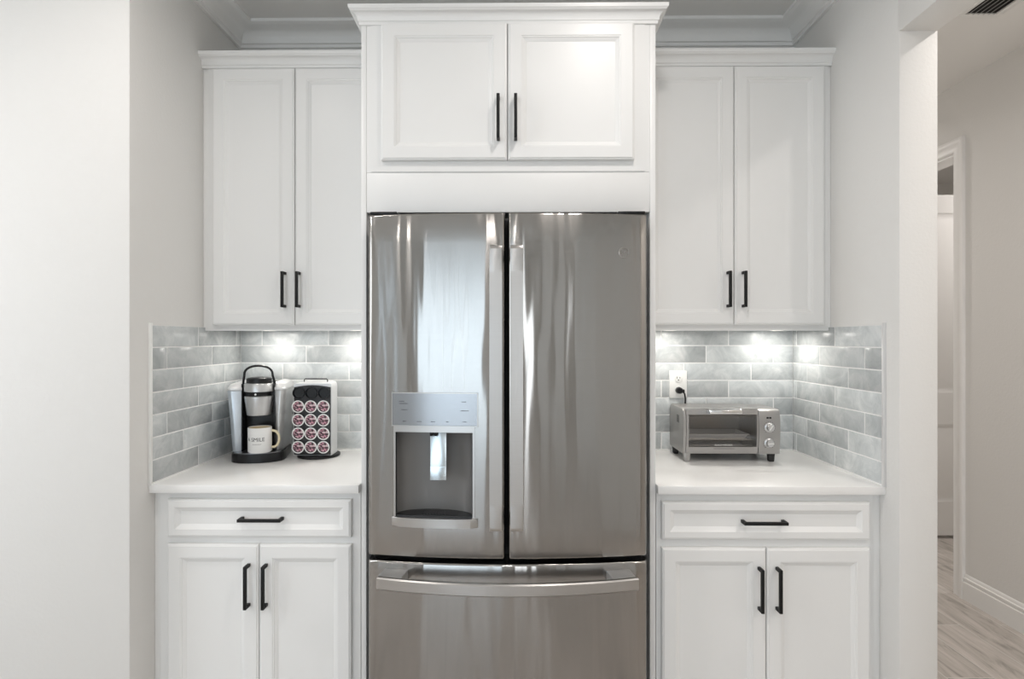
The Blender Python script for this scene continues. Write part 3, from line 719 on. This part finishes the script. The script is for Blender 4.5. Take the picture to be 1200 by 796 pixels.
proto = None; rn = ['top', 'second', 'third', 'bottom']; cn = ['left', 'middle', 'right']
for ri, z in enumerate(rows):
    for ci, x in enumerate(cols):
        p0 = (RX+x, RY-.0655, CZ+z)
        lab = 'pink-lidded coffee pod, %s in the %s row of pods on the rack' % (cn[ci], rn[ri])
        if proto is None:
            proto = thing('coffee_pod', lab, 'coffee pod', p0, 0, 'coffee pods on the rack')
            b = bmesh.new(); lathe(b, [(.0215, -.0003), (.0225, -.008), (.0262, -.0085), (.0265, -.0105), (.0235, -.0115), (.0215, -.0105), (.0205, -.0100)], 0, 0, 36, 'y'); c1 = loc('cup', b, PLAS_W, proto)
            b = bmesh.new(); lathe(b, [(.0218, -.0104), (.0214, -.0112), (.006, -.0116)], 0, 0, 36, 'y'); c2 = loc('foil_lid', b, PODM, proto)
        else:
            r = proto.copy(); COL.objects.link(r); r.location = p0; r['label'] = lab
            for ch in (c1, c2): c = ch.copy(); COL.objects.link(c); c.parent = r
# coffee maker power cord
b = bmesh.new(); tube(b, [(-.985, 2.555, CZ+.09), (-.972, 2.560, CZ+.100), (-.95, 2.568, CZ+.118), (-.93, 2.575, CZ+.115), (-.91, 2.580, CZ+.06), (-.90, 2.572, CZ+.006), (-.86, 2.570, CZ+.0042)], .0036, 8)
bmesh.ops.transform(b, matrix=(Matrix.Translation((-1.093, 2.42, CZ)) @ Matrix.Rotation(math.radians(11), 4, 'Z')).inverted(), verts=b.verts[:]); loc('power_cord', b, BLACKP)

# ------------------------------------------------------------------ outlet and plug
ot = thing('wall_outlet', 'white wall outlet on the tiles behind the toaster oven', 'outlet', (.731, 2.59, 1.215))
obj('cover_plate', B(.691, .771, 2.5850, 2.5920, 1.1535, 1.2785, bev=.002), PLAS_W, ot)
b = bmesh.new()
for z in (1.2420, 1.1920): lathe(b, [(.0165, 2.5855), (.0165, 2.5830), (.0155, 2.5822)], .731, z, 28, 'y')
soc = obj('receptacle', b, PLAS_W, ot)
for z in (1.2420, 1.1920):
    b = bmesh.new(); box(b, .7235, .7255, 2.5817, 2.5830, z+.000, z+.009); box(b, .7365, .7385, 2.5817, 2.5830, z+.001, z+.008); lathe(b, [(.0028, 2.5817), (.0028, 2.5830)], .731, z-.006, 12, 'y')
    obj('slot', b, GASKET, soc)
b = bmesh.new(); lathe(b, [(.0145, 2.5815), (.0155, 2.578), (.0140, 2.556), (.0095, 2.550)], .731, 1.1900, 24, 'y')
box(b, .730, .752, 2.552, 2.568, 1.180, 1.196, bev=.004)
tube(b, [(.744, 2.560, 1.186), (.752, 2.560, 1.176), (.756, 2.562, 1.155), (.757, 2.566, 1.10), (.757, 2.568, 1.0), (.757, 2.568, .93), (.77, 2.568, .9205), (.86, 2.570, .9205), (.90, 2.569, .935), (.90, 2.566, .975)], .0038, 10)
tag(obj('power_plug', b, BLACKP, at=(.731, 2.57, 1.19)), 'black plug and cord of the toaster oven in the wall outlet', 'plug')

# ------------------------------------------------------------------ toaster oven
OX0, OX1, OY0, OY1, OZ0, OZ1 = .683, 1.079, 2.338, 2.552, .9480, 1.1335
ov = thing('toaster_oven', 'grey toaster oven with glass door and two dials on the right counter', 'toaster oven', ((OX0+OX1)/2, 2.445, CZ))
# side profile: slightly bowed front
def sideprof(y0, y1, z0, z1, bow=.010):
    pts = [(y1-.01, z0), (y1, z0+.01), (y1, z1-.02), (y1-.02, z1)]
    pts += [(y0+.022, z1), (y0+.014, z1-.003)]
    for i in range(9): f = i/8; pts.append((y0+.010-bow*math.sin(PI*(.15+.8*f)), z1-.008-(z1-z0-.012)*f))
    pts.append((y0+.008, z0))
    return pts
b = bmesh.new(); prism(b, sideprof(OY0, OY1, OZ0, OZ1), 'x', OX0, OX0+.010, bev=.002)
side = obj('side_panel', b, OVENG, ov)
b = bmesh.new()
for i in range(5):
    z = 1.070+i*.0065; box(b, OX0-.0006, OX0+.001, 2.405, 2.437, z, z+.0032)
obj('vent_slots', b, GASKET, side)
b = bmesh.new(); prism(b, [(OX0+.0095, OZ1), (.9905, OZ1), (.9905, OZ1-.006), (OX0+.0095, OZ1-.006)], 'y', OY0+.020, OY1-.001, bev=.001)
box(b, OX0+.0095, .990, OY0+.012, OY1-.001, OZ0+.001, OZ0+.010); box(b, OX0+.0095, .990, OY1-.010, OY1-.002, OZ0+.01, OZ1-.006)
obj('case', b, OVENG, ov)
b = bmesh.new(); prism(b, sideprof(OY0, OY1, OZ0, OZ1), 'x', .9915, OX1, bev=.003); ctl = obj('control_housing', b, OVENG, ov)
b = bmesh.new()   # inner liner
box(b, OX0+.0105, OX0+.0125, OY0+.024, OY1-.011, OZ0+.0105, OZ1-.0065); box(b, .988, .9910, OY0+.024, OY1-.011, OZ0+.0105, OZ1-.0065); box(b, OX0+.0125, .988, OY1-.0130, OY1-.0105, OZ0+.0105, OZ1-.0065)
obj('liner', b, steel('oven_liner_steel', (.30, .29, .28), .3, wave=0, aniso=.2), ov)
for zz in (.974, 1.096):
    for yy in (2.40, 2.50):
        b = bmesh.new(); tube(b, [(OX0+.0125, yy, zz), (.988, yy, zz)], .003, 8); obj('heating_element', b, mat('element_grey', (.3, .29, .28), .4, .5) if 'element_grey' not in bpy.data.materials else bpy.data.materials['element_grey'], ov)
b = bmesh.new()
for i in range(10): y = 2.368+i*.0175; tube(b, [(OX0+.016, y, 1.004), (.985, y, 1.004)], .0014, 6)
for x in (OX0+.016, .84, .985): tube(b, [(x, 2.366, 1.002), (x, 2.530, 1.002)], .0016, 6)
obj('wire_rack', b, CHROME, ov)
b = bmesh.new(); rect_t = [(0, 0), (0, .004), (.004, .012)]
t2 = bmesh.new(); R0 = [(.715, 2.385), (.965, 2.385), (.965, 2.520), (.715, 2.520)]
def rr(ins, z): return [t2.verts.new((x+(ins if x < .84 else -ins), y+(ins if y < 2.45 else -ins), z)) for x, y in R0]
L = [rr(.010, 1.0058), rr(0, 1.0215), rr(-.005, 1.0225), rr(-.005, 1.0240), rr(.002, 1.0240), rr(.012, 1.0075)]
for a, c in zip(L, L[1:]):
    for k in range(4): t2.faces.new((a[k], a[(k+1) % 4], c[(k+1) % 4], c[k]))
t2.faces.new(L[0][::-1]); t2.faces.new(L[-1]); join(b, t2); tag(obj('baking_pan', b, SILVERW, at=(.84, 2.45, 1.0055)), 'small silver baking pan on the rack inside the toaster oven', 'pan')
# door
DX0, DX1, DZ0, DZ1 = OX0+.012, .9895, .9545, 1.1290
b = bmesh.new()
def ydoor(z): f = (OZ1-.008-z)/(OZ1-OZ0-.012); return OY0+.010-.010*math.sin(PI*(.15+.8*f))
def dbar(x0, x1, z0, z1, n=6, th=.014, pr=.0):
    P = [(ydoor(z0+(z1-z0)*i/n)-pr, z0+(z1-z0)*i/n) for i in range(n+1)]
    return prism(bmesh.new(), P+[(P[-1][0]+th, z1), (P[0][0]+th, z0)], 'x', x0, x1)
join(b, dbar(DX0, DX1, DZ0, .9775)); join(b, dbar(DX0, DX1, 1.1110, DZ1)); join(b, dbar(DX0, .7045, .9775, 1.1110)); join(b, dbar(.9835, DX1, .9775, 1.1110))
ovd = obj('door', b, OVENG, ov)
obj('glass_pane', dbar(.7045, .9835, .9775, 1.1110, th=.003, pr=-.004), OVENGLASS, ovd, 0)
b = bmesh.new(); hx0, hx1, hz = .7720, .9020, 1.1295
prism(b, [(2.286, hz-.009), (2.282, hz-.004), (2.282, hz+.006), (2.287, hz+.011), (2.297, hz+.011), (2.300, hz+.007), (2.300, hz-.004), (2.297, hz-.009)], 'x', hx0, hx1, bev=.001)
for x in (hx0+.004, hx1-.014): box(b, x, x+.010, 2.298, 2.338, hz-.010, hz+.002, bev=.001)
obj('door_handle', b, CHROME, ovd)
tb = text_bm('BLACK+DECKER', .0100, .0002)
for v in tb.verts: v.co = Vector((.8480+v.co.x, ydoor(.985)-.0012+v.co.z, .9830+v.co.y))
obj('maker_lettering', tb, PLAS_W, ovd, 0)
tb = bmesh.new()
for i in range(14): x = .808+i*.0062; box(tb, x, x+.0042, ydoor(.971)-.0005, ydoor(.971)+.001, .9695, .9715)
obj('door_print', tb, mat('dark_print', (.06, .06, .06), .6), ovd)
b = bmesh.new()
for x in (1.0275, 1.0385): box(b, x-.0045, x+.0045, ydoor(1.098)-.0008, ydoor(1.098)+.002, 1.0945, 1.1015, bev=.0005)
obj('indicator', b, GASKET, ctl)
for kz in (1.0590, .9945):
    b = bmesh.new(); yk = ydoor(kz); lathe(b, [(.0195, yk+.001), (.0195, yk-.004), (.0155, yk-.006), (.0150, yk-.016), (.0135, yk-.018), (.002, yk-.0185)], 1.0335, kz, 32, 'y')
    kn = obj('dial', b, SILVER, ctl)
    b = bmesh.new(); t2 = bmesh.new(); box(t2, -.0022, .0022, -.003, 0, -.013, .013, bev=.0006)
    ang = .6 if kz > 1.03 else 1.5
    bmesh.ops.rotate(t2, verts=t2.verts[:], cent=(0, 0, 0), matrix=Matrix.Rotation(ang, 3, 'Y')); bmesh.ops.translate(t2, verts=t2.verts[:], vec=(1.0335, yk-.0178, kz)); join(b, t2)
    obj('pointer', b, PLAS_W, kn)
    b = bmesh.new()
    for i in range(14):
        a = -.9+i*(PI+1.8)/13; x, z = 1.0335+.0235*math.cos(a), kz+.0235*math.sin(a); box(b, x-.0009, x+.0009, yk-.0008, yk+.002, z-.0009, z+.0009)
    obj('dial_scale', b, GASKET, ctl)
b = bmesh.new()
for x in (OX0+.018, OX1-.030):
    for y in (OY0+.022, OY1-.03):
        b = bmesh.new(); prism(b, [(x-.013, OZ0+.001), (x+.013, OZ0+.001), (x+.010, CZ+.003), (x+.008, CZ), (x-.008, CZ), (x-.010, CZ+.003)], 'y', y-.011, y+.011, bev=.001)
        obj('foot', b, OVENG if (x < .8 and y < 2.4) else RUBBER, ov)
